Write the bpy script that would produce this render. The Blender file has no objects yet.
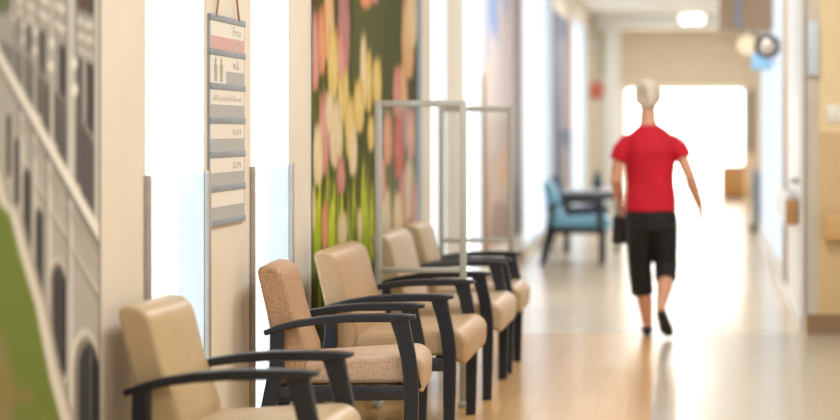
import bpy, bmesh, math, random
import numpy as np
from mathutils import Vector, Matrix
random.seed(7)
D = bpy.data
COL = bpy.context.scene.collection
F, VX, VY, EYE = 2000.0, 690.0, 130.0, 1.35      # focal length in px, vanishing point, eye height
WX = -1.75                                       # left wall plane

# ------------------------------------------------------------------ helpers
def lin(c):
    return tuple(((v/255)/12.92 if v/255 <= .04045 else ((v/255+.055)/1.055)**2.4) for v in c)

def mat(name, rgb, rough=.5, metal=0, noise=0, nscale=30, bump=0, coat=0, spec=.5, dark=None, stretch=None):
    m = D.materials.new(name); m.use_nodes = True
    nt = m.node_tree; b = nt.nodes['Principled BSDF']
    b.inputs['Base Color'].default_value = (*lin(rgb), 1)
    b.inputs['Roughness'].default_value = rough
    b.inputs['Metallic'].default_value = metal
    b.inputs['Coat Weight'].default_value = coat
    b.inputs['Specular IOR Level'].default_value = spec
    if noise or bump:
        tc = nt.nodes.new('ShaderNodeTexCoord'); no = nt.nodes.new('ShaderNodeTexNoise')
        no.inputs['Scale'].default_value = nscale; no.inputs['Detail'].default_value = 4
        src = tc.outputs['Object']
        if stretch:
            mp = nt.nodes.new('ShaderNodeMapping'); mp.inputs['Scale'].default_value = stretch
            nt.links.new(src, mp.inputs[0]); src = mp.outputs[0]
        nt.links.new(src, no.inputs['Vector'])
        if noise:
            r = nt.nodes.new('ShaderNodeValToRGB')
            c2 = dark or tuple(v*(1-noise) for v in rgb)
            r.color_ramp.elements[0].position = .35; r.color_ramp.elements[1].position = .62
            r.color_ramp.elements[0].color = (*lin(c2), 1); r.color_ramp.elements[1].color = (*lin(rgb), 1)
            nt.links.new(no.outputs['Fac'], r.inputs[0]); nt.links.new(r.outputs[0], b.inputs['Base Color'])
        if bump:
            bp = nt.nodes.new('ShaderNodeBump'); bp.inputs['Strength'].default_value = bump
            bp.inputs['Distance'].default_value = .004
            nt.links.new(no.outputs['Fac'], bp.inputs['Height']); nt.links.new(bp.outputs[0], b.inputs['Normal'])
    return m

def emit(name, rgb, strength):
    m = D.materials.new(name); m.use_nodes = True; nt = m.node_tree; nt.nodes.clear()
    e = nt.nodes.new('ShaderNodeEmission'); o = nt.nodes.new('ShaderNodeOutputMaterial')
    e.inputs[0].default_value = (*lin(rgb), 1); e.inputs[1].default_value = strength
    nt.links.new(e.outputs[0], o.inputs[0]); return m

def clear(name, tint, gloss=.06, milk=0):
    m = D.materials.new(name); m.use_nodes = True; nt = m.node_tree; nt.nodes.clear()
    t = nt.nodes.new('ShaderNodeBsdfTransparent'); g = nt.nodes.new('ShaderNodeBsdfGlossy')
    d = nt.nodes.new('ShaderNodeBsdfDiffuse')
    t.inputs[0].default_value = (*tint, 1); g.inputs['Roughness'].default_value = .05
    d.inputs[0].default_value = (.8, .86, .9, 1)
    a = nt.nodes.new('ShaderNodeMixShader'); b = nt.nodes.new('ShaderNodeMixShader'); o = nt.nodes.new('ShaderNodeOutputMaterial')
    a.inputs[0].default_value = gloss; b.inputs[0].default_value = milk
    nt.links.new(t.outputs[0], a.inputs[1]); nt.links.new(g.outputs[0], a.inputs[2])
    nt.links.new(a.outputs[0], b.inputs[1]); nt.links.new(d.outputs[0], b.inputs[2])
    nt.links.new(b.outputs[0], o.inputs[0]); return m

def attr_mat(name, rough=.45):
    m = D.materials.new(name); m.use_nodes = True; nt = m.node_tree; b = nt.nodes['Principled BSDF']
    a = nt.nodes.new('ShaderNodeVertexColor'); a.layer_name = 'Col'
    nt.links.new(a.outputs[0], b.inputs['Base Color']); b.inputs['Roughness'].default_value = rough; b.inputs['Specular IOR Level'].default_value = .12
    return m

def box(bm, x0, x1, y0, y1, z0, z1, bev=0, seg=2, mi=0):
    vs = [bm.verts.new((x, y, z)) for x in (x0, x1) for y in (y0, y1) for z in (z0, z1)]
    fs = [bm.faces.new([vs[i] for i in f]) for f in
          ((0,1,3,2), (4,6,7,5), (0,4,5,1), (2,3,7,6), (0,2,6,4), (1,5,7,3))]
    for f in fs: f.material_index = mi
    if bev:
        es = list({e for f in fs for e in f.edges})
        r = bmesh.ops.bevel(bm, geom=es, offset=bev, segments=seg, profile=.5, affect='EDGES')
        for f in r['faces']: f.material_index = mi

def prism(bm, prof, y0, y1, bev=0, seg=3):
    """profile in (x,z), extruded along y"""
    a = [bm.verts.new((x, y0, z)) for x, z in prof]; b = [bm.verts.new((x, y1, z)) for x, z in prof]
    n = len(prof); fs = [bm.faces.new(a), bm.faces.new(b[::-1])]
    for i in range(n): fs.append(bm.faces.new((a[i], b[i], b[(i+1) % n], a[(i+1) % n])))
    bmesh.ops.recalc_face_normals(bm, faces=fs)
    if bev:
        es = list(fs[0].edges) + list(fs[1].edges)
        bmesh.ops.bevel(bm, geom=es, offset=bev, segments=seg, profile=.5, affect='EDGES')

def padded(bm, prof, y0, y1, r, n=4):
    """extruded profile with its rim rounded by r"""
    N = len(prof); P = [Vector(p) for p in prof]
    ar = sum(P[i-1].x*P[i].y-P[i].x*P[i-1].y for i in range(N)); sg = 1 if ar > 0 else -1
    nr = []
    for i in range(N):
        t = (P[(i+1) % N]-P[i-1]).normalized(); nr.append(Vector((-t.y, t.x))*sg)
    rings = []
    for k in range(n+1):
        a = math.pi/2*k/n; rings.append((y0+r*(1-math.sin(a)), r*(1-math.cos(a))))
    rings = rings + [(y0+y1-y, i) for y, i in rings[::-1]]
    V = [[bm.verts.new((p.x+q.x*i, y, p.y+q.y*i)) for p, q in zip(P, nr)] for y, i in sorted(rings, key=lambda e: e[0])]
    fs = [bm.faces.new(V[0]), bm.faces.new(V[-1][::-1])]
    for A, C in zip(V, V[1:]):
        for i in range(N): fs.append(bm.faces.new((A[i], C[i], C[(i+1) % N], A[(i+1) % N])))
    bmesh.ops.recalc_face_normals(bm, faces=fs)

def rounded(pts, r, n=5):
    """round the corners of a polygon; r a number or one per corner"""
    out = []; N = len(pts)
    for i, p in enumerate(pts):
        p = Vector(p); a = Vector(pts[i-1]) - p; b = Vector(pts[(i+1) % N]) - p
        rr = r if not isinstance(r, (list, tuple)) else r[i]
        k = min(rr, a.length*.49, b.length*.49)
        if k < 1e-5: out.append(tuple(p)); continue
        A = p + a.normalized()*k; B = p + b.normalized()*k
        for j in range(n+1):
            t = j/n; q = A*(1-t)**2 + p*2*t*(1-t) + B*t*t; out.append((q.x, q.y))
    return out

def ribbon(center, widths):
    """closed outline around a centre line in (x,z)"""
    L, R = [], []; n = len(center)
    for i, p in enumerate(center):
        a = Vector(center[max(0, i-1)]); b = Vector(center[min(n-1, i+1)])
        t = (b-a).normalized(); nr = Vector((-t.y, t.x)); w = widths[i] if isinstance(widths, (list, tuple)) else widths
        L.append(tuple(Vector(p)+nr*w/2)); R.append(tuple(Vector(p)-nr*w/2))
    return L + R[::-1]

def tube(bm, pts, side=(1, 0, 0), n=16, cap=True):
    """pts: (x,y,z,ra,rb) ; ra along side, rb across"""
    P = [Vector(p[:3]) for p in pts]; S = Vector(side).normalized(); rings = []
    def ring(c, t, ra, rb):
        s = (S - t*S.dot(t)); s = s.normalized() if s.length > 1e-4 else t.orthogonal().normalized()
        u = t.cross(s).normalized()
        return [bm.verts.new(c + s*ra*math.cos(k*2*math.pi/n) + u*rb*math.sin(k*2*math.pi/n)) for k in range(n)]
    N = len(P)
    for i in range(N):
        t = (P[min(N-1, i+1)] - P[max(0, i-1)]).normalized(); ra, rb = pts[i][3], pts[i][4] if len(pts[i]) > 4 else pts[i][3]
        if i == 0 and cap:
            for k, o in ((.35, .85), (.75, .5)): rings.append(ring(P[i]-t*min(ra, rb)*o*.9, t, ra*k, rb*k))
        rings.append(ring(P[i], t, ra, rb))
        if i == N-1 and cap:
            for k, o in ((.75, .5), (.35, .85)): rings.append(ring(P[i]+t*min(ra, rb)*o*.9, t, ra*k, rb*k))
    fs = []
    for a, b in zip(rings, rings[1:]):
        for k in range(n): fs.append(bm.faces.new((a[k], a[(k+1) % n], b[(k+1) % n], b[k])))
    fs.append(bm.faces.new(rings[0][::-1])); fs.append(bm.faces.new(rings[-1]))
    bmesh.ops.recalc_face_normals(bm, faces=fs)

def ball(bm, c, rx, ry=None, rz=None, u=20, v=12):
    ry = ry or rx; rz = rz or rx
    bmesh.ops.create_uvsphere(bm, u_segments=u, v_segments=v, radius=1,
        matrix=Matrix.Translation(c) @ Matrix.Diagonal((rx, ry, rz, 1)))

def obj(name, bm, m, parent=None, smooth=True, angle=40):
    me = D.meshes.new(name); bm.normal_update(); bm.to_mesh(me); bm.free()
    for x in (m if isinstance(m, (list, tuple)) else [m]): me.materials.append(x)
    if smooth:
        me.polygons.foreach_set('use_smooth', [True]*len(me.polygons)); me.set_sharp_from_angle(angle=math.radians(angle))
        for p in me.polygons:
            if len(p.vertices) > 8: p.use_smooth = False
    o = D.objects.new(name, me); COL.objects.link(o)
    if parent: o.parent = parent
    return o

def tag(o, label, cat, group=None):
    o['label'] = label; o['category'] = cat
    if group: o['group'] = group
    return o

def thing(name, label, cat, loc=(0, 0, 0), rz=0, group=None):
    o = D.objects.new(name, None); COL.objects.link(o); o.empty_display_size = .1
    o.location = loc; o.rotation_euler = (0, 0, rz); return tag(o, label, cat, group)

def struct(name, bm, m, parent=None, smooth=False):
    o = obj(name, bm, m, parent, smooth)
    if not parent: o['kind'] = 'structure'
    return o

def B(*boxes, **k):
    bm = bmesh.new()
    for b in boxes: box(bm, *b, **k)
    return bm

# ------------------------------------------------------------------ materials
M = {}
M['wall'] = mat('cream paint', (235, 226, 210), .55, noise=.02, nscale=3, bump=.02)
M['white'] = mat('white paint', (240, 240, 238), .4, noise=.01, nscale=5)
M['ceil'] = mat('ceiling', (238, 234, 226), .8, noise=.02, nscale=8)
M['beige'] = mat('beige end wall', (200, 188, 172), .6, noise=.03, nscale=3)
M['tan'] = mat('tan bulkhead', (166, 138, 110), .6, noise=.03, nscale=4)
M['wain'] = mat('tan wall protection', (220, 190, 144), .45, noise=.03, nscale=5)
M['wallr'] = mat('yellow cream paint', (238, 216, 174), .55, noise=.02, nscale=3)
M['skirt'] = mat('brown skirting', (150, 122, 92), .5, noise=.05, nscale=8)
M['steel'] = mat('brushed steel', (186, 186, 182), .35, .7, noise=.06, nscale=40)
M['frame_al'] = mat('satin aluminium', (186, 186, 178), .4, .35, noise=.04, nscale=60)
M['post'] = mat('bronze metal', (178, 168, 160), .4, .35, noise=.05, nscale=40)
M['reveal'] = mat('window reveal paint', (216, 222, 225), .5, noise=.01, nscale=5)
M['cool'] = emit('cool far pane', (228, 240, 252), 1.35)
M['pane'] = emit('daylight pane', (250, 253, 255), 2.5)
M['day'] = emit('daylight door', (255, 253, 248), 5.0)
M['clear'] = clear('clear acrylic', (.97, .98, .98), .05, .02)
M['guard'] = clear('tinted guard glass', (.875, .91, .922), .05, .09)
M['charcoal'] = mat('charcoal painted wood', (21, 26, 37), .4, noise=.1, nscale=18, coat=.12)
M['vinyl'] = mat('tan vinyl', (196, 170, 130), .38, noise=.03, nscale=9, bump=.05)
M['speck'] = mat('speckled tan weave', (200, 164, 128), .7, noise=.3, nscale=240, bump=.2, dark=(150, 108, 76))
M['speck_sheen'] = mat('speckled tan weave with sheen tint', (212, 184, 156), .6, noise=.2, nscale=240, bump=.15, dark=(170, 136, 108))  # window sheen on the seat put into the weave's paler, pinker colour
M['honey'] = mat('honey beige vinyl', (196, 162, 122), .45, noise=.14, nscale=240, bump=.1)
M['sand'] = mat('sand vinyl', (198, 172, 138), .42, noise=.04, nscale=40, bump=.05)
M['blue'] = mat('light blue vinyl', (120, 178, 200), .45, noise=.04, nscale=30)
M['navy'] = mat('navy upholstery', (52, 66, 88), .6, noise=.08, nscale=30)
M['wood'] = mat('oak wood', (196, 148, 92), .45, noise=.2, nscale=14, stretch=(1, 1, .12))
M['railw'] = mat('maple rail', (220, 180, 120), .4, noise=.1, nscale=14, stretch=(.1, 1, 1))
M['dark'] = mat('dark plastic', (48, 54, 62), .4, noise=.05, nscale=30)
M['plastic'] = mat('white plastic', (240, 236, 224), .35, noise=.01, nscale=30)
M['bluep'] = mat('pale blue plastic', (150, 196, 228), .4, noise=.03, nscale=20)
M['print'] = attr_mat('printed mural', .85)
M['rubber'] = mat('black rubber', (34, 34, 36), .6, noise=.05, nscale=50)

def floor_mat(name, c1, c2, plank, rough):
    m = D.materials.new(name); m.use_nodes = True; nt = m.node_tree; b = nt.nodes['Principled BSDF']
    tc = nt.nodes.new('ShaderNodeTexCoord'); mp = nt.nodes.new('ShaderNodeMapping')
    mp.inputs['Rotation'].default_value = (0, 0, math.pi/2)
    br = nt.nodes.new('ShaderNodeTexBrick'); br.inputs['Scale'].default_value = 1
    br.inputs['Brick Width'].default_value = plank[0]; br.inputs['Row Height'].default_value = plank[1]
    br.inputs['Mortar Size'].default_value = .0015; br.inputs['Bias'].default_value = 0
    br.inputs['Color1'].default_value = (*lin(c1), 1); br.inputs['Color2'].default_value = (*lin(c2), 1)
    br.inputs['Mortar'].default_value = (*lin(tuple(v*.85 for v in c2)), 1)
    no = nt.nodes.new('ShaderNodeTexNoise'); mp2 = nt.nodes.new('ShaderNodeMapping'); mp2.inputs['Scale'].default_value = (22, 1.2, 1)
    no.inputs['Scale'].default_value = 2; no.inputs['Detail'].default_value = 5
    mx = nt.nodes.new('ShaderNodeMixRGB'); mx.blend_type = 'MULTIPLY'; mx.inputs[0].default_value = .25
    L = nt.links.new
    L(tc.outputs['Object'], mp.inputs[0]); L(mp.outputs[0], br.inputs['Vector'])
    L(tc.outputs['Object'], mp2.inputs[0]); L(mp2.outputs[0], no.inputs['Vector'])
    L(br.outputs['Color'], mx.inputs[1]); L(no.outputs['Fac'], mx.inputs[2]); L(mx.outputs[0], b.inputs['Base Color'])
    b.inputs['Roughness'].default_value = rough; b.inputs['Coat Weight'].default_value = .25; b.inputs['Coat Roughness'].default_value = .12
    return m
M['fl_wood'] = floor_mat('wood plank vinyl', (232, 188, 126), (222, 176, 112), (1.2, .15), .28)
M['fl_grey'] = floor_mat('grey beige vinyl', (198, 187, 164), (192, 181, 158), (1.8, .6), .28)
M['fl_far'] = floor_mat('pale vinyl', (226, 206, 174), (220, 198, 164), (1.2, .3), .25)

# ------------------------------------------------------------------ the setting
CE = 3.36
SEAM = -.19; YT = 13.25
struct('floor', B((-2.0, SEAM, -.5, YT, -.05, 0)), M['fl_wood'])
struct('floor', B((SEAM, 3.4, -.5, YT, -.05, 0)), M['fl_grey'])
struct('floor', B((-2.0, 3.4, YT, 42, -.05, 0)), M['fl_far'])
struct('ceiling', B((-2.0, 3.4, -.5, 42, CE, CE+.1)), M['ceil'])
wins = [(6.43, 7.22), (7.97, 8.74), (13.55, 14.4), (15.55, 16.7), (21.2, 25.2), (29.8, 33.6)]
WZ0, WZ1 = .12, 3.05
bm = bmesh.new(); y = -.5
for a, b in wins:
    box(bm, WX-.22, WX, y, a, 0, CE); box(bm, WX-.22, WX, a, b, 0, WZ0); box(bm, WX-.22, WX, a, b, WZ1, CE); y = b
box(bm, WX-.22, WX, y, 42, 0, CE)
struct('wall_left', bm, M['wall'])
y = -.5; bm = bmesh.new()
for a, b in wins: box(bm, WX, WX+.012, y, a, 0, .1); y = b
box(bm, WX, WX+.012, y, 34.9, 0, .1)
struct('baseboard_left', bm, M['skirt'])
for i, (a, b) in enumerate(wins):
    t = .012; d0, d1 = WX-.105, WX-.002
    bm = B((d0, d1, a, a+t, WZ0, WZ1), (d0, d1, b-t, b, WZ0, WZ1), (d0, d1, a+t, b-t, WZ0, WZ0+t), (d0, d1, a+t, b-t, WZ1-t, WZ1))
    w = struct('window_%d' % (i+1), bm, M['reveal'])
    obj('pane', B((WX-.105, WX-.095, a+t, b-t, WZ0+t, WZ1-t)), M['cool' if i > 3 else 'pane'], w, False)

# right: facing wall at the end of the wider area, then the corridor's own right wall
struct('wall_right', B((3.2, 3.4, -.5, YT+.25, 0, CE)), M['wallr'])
struct('wall_front', B((.77, 3.2, YT, YT+.25, 0, CE)), M['wallr'])
struct('trim_1', B((.85, 3.2, YT-.012, YT, .13, 1.335)), M['wain'])
struct('trim_2', B((.762, .85, YT-.014, YT, .13, CE), (.756, .77, YT-.014, YT+.08, .13, CE)), mat('corner guard', (206, 198, 184), .45, .15, noise=.03, nscale=6))
struct('baseboard_front', B((.77, 3.2, YT-.02, YT, 0, .13)), M['skirt'])
def rx(Y): return .765 + .0111*(Y-13.3)
def slab(bm, Y0, Y1, z0, z1, off0, off1):
    """a slab along the slightly splayed right corridor wall; off = distance out of its face"""
    v = [bm.verts.new(p) for z in (z0, z1) for p in ((rx(Y0)-off0, Y0, z), (rx(Y0)-off1, Y0, z), (rx(Y1)-off1, Y1, z), (rx(Y1)-off0, Y1, z))]
    fs = [bm.faces.new([v[i] for i in f]) for f in ((0,1,2,3), (4,5,6,7), (0,1,5,4), (1,2,6,5), (2,3,7,6), (3,0,4,7))]
    bmesh.ops.recalc_face_normals(bm, faces=fs)
YB = YT+.25
bm = bmesh.new(); slab(bm, YB, 25.5, 0, CE, -.25, 0); struct('wall_side', bm, M['wall'])
bm = bmesh.new(); slab(bm, 15.9, 17, 0, CE, 0, .006); struct('trim_3', bm, M['tan'])
bm = bmesh.new(); slab(bm, YB+.05, 15.85, .0, 2.6, 0, .02); d1 = struct('door_1', bm, M['white'])
bm = bmesh.new(); slab(bm, YB+.2, YB+.24, .98, 1.02, .02, .07); slab(bm, YB+.2, YB+.34, .99, 1.01, .07, .085); obj('door_handle', bm, M['steel'], d1)
bm = bmesh.new()
for s in ((17, 17.12, .1, 3), (23.9, 24, .1, 3), (17.12, 23.9, .1, .2), (17.12, 23.9, 2.9, 3), (20.4, 20.5, .2, 2.9)): slab(bm, *s, 0, .025)
w7 = struct('window_7', bm, M['white'])
bm = bmesh.new(); slab(bm, 17.12, 20.4, .2, 2.9, 0, .006); slab(bm, 20.5, 23.9, .2, 2.9, 0, .006)
obj('pane', bm, emit('cool daylight pane', (226, 238, 250), 1.1), w7, False)
bm = bmesh.new(); slab(bm, YB+.01, 25.5, 0, .1, .02, .028); struct('baseboard_right', bm, M['white'])
struct('wall_far_side', B((1.5, 1.7, 25.5, 42, 0, CE), (rx(25.5)+.25, 1.7, 25.3, 25.5, 0, CE)), M['wall'])

# portal at the end of the corridor, then the end wall with bright glazed doors
struct('wall_stub', B((WX, -1.46, 35, 35.25, 0, CE)), M['wall'])
struct('trim_4', B((-1.50, -1.24, 34.9, 35.3, 0, 3.14), (-1.62, .62, 34.9, 35.3, 3.14, CE)), M['white'])
EY = 40.0
ex0, ex1, ez = -1.33, 1.12, 2.22
struct('wall_end', B((-2, ex0, EY, EY+.2, 0, CE), (ex1, 1.7, EY, EY+.2, 0, CE), (ex0, ex1, EY, EY+.2, ez, CE)), M['beige'])
dm = struct('door_2', B((ex0, ex0+.07, EY+.02, EY+.1, 0, ez), (ex1-.07, ex1, EY+.02, EY+.1, 0, ez), (ex0+.07, ex1-.07, EY+.02, EY+.1, ez-.07, ez),
                        (-.14, -.07, EY+.02, EY+.1, 0, ez-.07)), M['white'])
obj('pane', B((ex0+.07, -.14, EY+.05, EY+.06, 0.01, ez-.07), (-.07, ex1-.07, EY+.05, EY+.06, 0.01, ez-.07)), M['day'], dm, False)
for X in (-.19, -.03):
    bm = bmesh.new(); tube(bm, [(X, EY+.0, .85, .012), (X, EY+.0, 1.25, .012)]); obj('door_handle', bm, M['steel'], dm)
bk = struct('trim_5', B((.30, rx(20.5)-.001, 20, 21, 2.36, CE)), M['tan'])
obj('metal_strip', B((.45, .51, 19.985, 20, 2.37, CE)), mat('blue grey strip', (140, 146, 160), .5, noise=.03, nscale=10), bk, False)

# ------------------------------------------------------------------ printed murals
def wallpt(x, y, X=WX+.012):
    Y = F*X/(x-VX); return (Y, EYE+(VY-y)*Y/F)
def blur(a, r, ax):
    if r < 1: return a
    k = np.ones(2*r+1)/(2*r+1); return np.apply_along_axis(lambda v: np.convolve(np.pad(v, r, mode='edge'), k, mode='valid'), ax, a)
def mural(name, x0, x1, z0, z1, base, shapes, label, res=.011):
    """a printed panel on the left wall; the print is a fine sheet with one colour per vertex.
    shapes: (polygon in wall coords (Y,Z), one colour or one per corner, softness in metres)"""
    Y0, Y1 = wallpt(x0, 0)[0], wallpt(x1, 0)[0]
    nx, nz = int((Y1-Y0)/res)+1, int((z1-z0)/res)+1
    gy, gz = np.linspace(Y0, Y1, nx), np.linspace(z0, z1, nz)
    img = np.empty((nx, nz, 3)); img[:] = base
    for poly, colr, soft in shapes:
        r = max(1, int(round(soft/res))); pad = 2*r+2
        py = np.array([p[0] for p in poly]); pz = np.array([p[1] for p in poly])
        i0 = max(0, int((py.min()-Y0)/res)-pad); i1 = min(nx, int((py.max()-Y0)/res)+pad+2)
        j0 = max(0, int((pz.min()-z0)/res)-pad); j1 = min(nz, int((pz.max()-z0)/res)+pad+2)
        if i1 <= i0 or j1 <= j0: continue
        YY, ZZ = np.meshgrid(gy[i0:i1], gz[j0:j1], indexing='ij'); ins = np.zeros(YY.shape, bool)
        n = len(poly)
        for k in range(n):
            ya, za, yb, zb = py[k-1], pz[k-1], py[k], pz[k]
            if abs(zb-za) < 1e-9: continue
            c = ((za > ZZ) != (zb > ZZ)) & (YY < (yb-ya)*(ZZ-za)/(zb-za)+ya); ins ^= c
        al = ins.astype(float)
        for q in range(2): al = blur(blur(al, r//2 if r > 1 else 1, 0), r//2 if r > 1 else 1, 1)
        if isinstance(colr, list):
            W_ = 0; C_ = 0
            for k in range(n):
                wgt = 1/((YY-py[k])**2+(ZZ-pz[k])**2+1e-4); W_ = W_+wgt; C_ = C_+wgt[..., None]*np.array(colr[k])
            cc = C_/W_[..., None]
        else: cc = np.array(colr, float)
        sub = img[i0:i1, j0:j1]; img[i0:i1, j0:j1] = sub*(1-al[..., None])+cc*al[..., None]
    o = obj(name, B((WX, WX+.011, Y0, Y1, z0, z1)), M['white'], None, False); tag(o, label, 'mural')
    v = np.zeros((nx, nz, 3)); v[..., 0] = WX+.0118; v[..., 1] = gy[:, None]; v[..., 2] = gz[None, :]
    idx = np.arange(nx*nz).reshape(nx, nz)
    f = np.stack([idx[:-1, :-1], idx[1:, :-1], idx[1:, 1:], idx[:-1, 1:]], -1).reshape(-1, 4)
    me = D.meshes.new('print'); me.vertices.add(nx*nz); me.vertices.foreach_set('co', v.ravel())
    me.loops.add(f.size); me.loops.foreach_set('vertex_index', f.ravel().astype(np.int32))
    me.polygons.add(len(f)); me.polygons.foreach_set('loop_start', np.arange(0, f.size, 4, dtype=np.int32))
    me.update(calc_edges=True)
    u = img/255; L_ = np.where(u <= .04045, u/12.92, ((u+.055)/1.055)**2.4)
    at = me.color_attributes.new('Col', 'FLOAT_COLOR', 'POINT')
    at.data.foreach_set('color', np.concatenate([L_, np.ones((nx, nz, 1))], -1).ravel().astype(np.float32))
    me.materials.append(M['print'])
    p = D.objects.new('print', me); COL.objects.link(p); p.parent = o; return o

SOFT = .004
def W(pts): return [wallpt(*p) for p in pts]

# --- monochrome arcade with a lawn
S = []
st, lt, mid, dk, gr = (196, 190, 178), (232, 227, 215), (150, 146, 138), (70, 68, 70), (112, 128, 62)
def Q(p, c, soft=None): S.append((W(p), c, SOFT if soft is None else soft))
ledge = lambda x: 60+1.78*x
foot = [(-60, 40), (-20, 120), (0, 205), (10, 215), (20, 255), (35, 305), (50, 380), (62, 425), (90, 560)]
Q([(-80, -120), (110, -120), (110, ledge(110)), (-80, ledge(-80))], [(172, 170, 163), (166, 164, 157), (158, 156, 150), (152, 150, 145)])
# dark backdrop behind the railing and the far crowns
Q([(0, 40), (30, 60), (102, 165), (102, 240), (0, 58)], (120, 116, 110))
Q([(0, 40), (66, 102), (66, 172), (0, 58)], [(130, 128, 123), (104, 102, 98), (92, 91, 88), (120, 118, 113)])
Q([(76, 112), (97, 150), (97, 228), (76, 190)], (98, 95, 94))
for x0, x1, ya, yb, c in ((59, 66, 46, 95, dk), (87, 94.5, 64, 130, dk), (40, 45, 31, 72, dk), (27.5, 31.5, 24, 52, (88, 85, 82)), (18, 21, 18, 40, (124, 118, 110)), (77, 82, 58, 118, (92, 88, 86))):
    Q([(x0, ya-2), (x1, ya+2), (x1, yb+5), (x0, yb-3)], c)
    Q([(x0+.8, ya+4), (x0+1.6, ya+5), (x0+1.6, yb), (x0+.8, yb-1)], (150, 146, 138))
Q([(77, -40), (94, -40), (94, 16), (77, 8)], (86, 78, 70))
for x in (80, 86): Q([(x, -40), (x+1.5, -40), (x+1.5, 12), (x, 10)], (134, 104, 92))
Q([(-10, -20), (12, -20), (10, 10), (4, 14), (-8, 12)], (104, 110, 84))
for x0, x1, ya, yb, s in ((76, 99, 18, 24, .35), (76, 99, 32, 38, .4), (40, 66, -6, 2, .5), (40, 66, 10, 17, .7), (12, 40, -8, 0, .6), (12, 40, 4, 10, .75), (76, 99, 46, 50, .6)):
    d = (x1-x0)*s; Q([(x0, ya), (x1, ya+d), (x1, yb+d), (x0, yb)], lt)
    Q([(x0, yb), (x1, yb+d), (x1, yb+d+2.5), (x0, yb+2.5)], (164, 154, 140))
for x0, x1 in ((67, 76), (94.5, 99.5), (50, 54), (34, 37), (22.5, 25), (13, 15)):
    Q([(x0, -90), (x1, -90), (x1, ledge(x1)), (x0, ledge(x0))], [(214, 212, 205), (178, 176, 170), (170, 168, 162), (216, 213, 206)]); Q([(x1, -90), (x1+1.1, -90), (x1+1.1, ledge(x1)), (x1, ledge(x1))], (104, 101, 97))
    Q([(x0-.8, -90), (x0, -90), (x0, ledge(x0)), (x0-.8, ledge(x0))], (116, 113, 108))
for x in (4, 12, 19.5, 27, 38, 46, 56, 84, 90.5): Q([(x, 58+x*.7), (x+.8, 58+x*.7), (x+.8, ledge(x+.8)), (x, ledge(x))], (84, 80, 76))
for x, y, r in ((74.5, 63, 3.6), (75, 90, 3.8), (52, 43, 3), (51, 66, 3.2), (35.5, 32, 2.6), (35, 50, 2.6), (23.5, 25, 2.2), (23, 39, 2), (14, 18, 1.8)):
    Q([(x+r*math.cos(k*.5236), y+1.5*r*math.sin(k*.5236)) for k in range(12)], (240, 236, 224))
# lower storey
Q([(-80, ledge(-80)), (110, ledge(110)), (110, 640), (-80, 640)], [(166, 163, 155), (180, 177, 169), (180, 177, 168), (170, 167, 159)])
for x in (20, 33, 48, 69, 101):    # pilaster shadows
    Q([(x-2, ledge(x-2)+8), (x, ledge(x)+8), (x, 600), (x-2, 600)], (122, 119, 113)); Q([(x, ledge(x)+8), (x+4, ledge(x+4)+8), (x+4, 600), (x, 600)], (212, 209, 202))
for x0, x1 in ((22, 31), (35, 46), (50, 67), (71, 99)):   # raking relief panels between pilasters
    Q([(x0, ledge(x0)+20), (x1, ledge(x1)+18), (x1, ledge(x1)+34), (x0, ledge(x0)+32)], (156, 149, 138))
    Q([(x0+1, ledge(x0)+26), (x1-1, ledge(x1)+24), (x1-1, ledge(x1)+29), (x0+1, ledge(x0)+28)], (214, 208, 196))
    Q([(x0, ledge(x0)+58), (x1, ledge(x1)+54), (x1, ledge(x1)+60), (x0, ledge(x0)+62)], (228, 222, 210))
    Q([(x0, ledge(x0)+62), (x1, ledge(x1)+60), (x1, ledge(x1)+66), (x0, ledge(x0)+66)], (138, 131, 122))
def arch(x0, x1, top, bot, c):
    n = 10; h = (x1-x0)*1.5
    p = [(x0, bot)] + [(x0+(x1-x0)*(.5-.5*math.cos(math.pi*i/n)), top+h-h*math.sin(math.pi*i/n)+(x1-x0)*.5*(i/n)) for i in range(n+1)] + [(x1, bot+(x1-x0)*.8)]
    Q(p, c)
for x0, x1, top, bot in ((74, 100, 330, 560), (50, 66, 258, 366), (34.5, 43, 205, 292), (23, 30, 165, 245), (14, 19, 135, 205), (6, 10, 112, 175)):
    g = (x1-x0)*.12
    arch(x0-g*1.3, x1+g, top-g*3, bot+2, (222, 216, 205)); arch(x0, x1, top, bot, (138, 131, 122)); arch(x0+(x1-x0)*.2, x1, top+g*3, bot, (66, 67, 68))
    m_ = x0+(x1-x0)*.62; Q([(m_, top+g*6), (m_+g*.6, top+g*6), (m_+g*.6, bot), (m_, bot)], (112, 110, 106))
    arch(x0+(x1-x0)*.7, x1, top+g*9, bot, (54, 56, 58))
# ledge on top of all
Q([(-80, ledge(-80)-9), (102, ledge(102)-12), (102, ledge(102)+7), (-80, ledge(-80)+5)], [(232, 228, 218), (244, 241, 234), (238, 234, 226), (226, 222, 211)])
Q([(-80, ledge(-80)+5), (102, ledge(102)+7), (102, ledge(102)+13), (-80, ledge(-80)+8)], (98, 95, 91))
for x in (38, 54, 77): Q([(x-4, ledge(x)-14), (x+4, ledge(x)-10), (x+4, ledge(x)-5), (x-4, ledge(x)-9)], (236, 228, 212))
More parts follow.
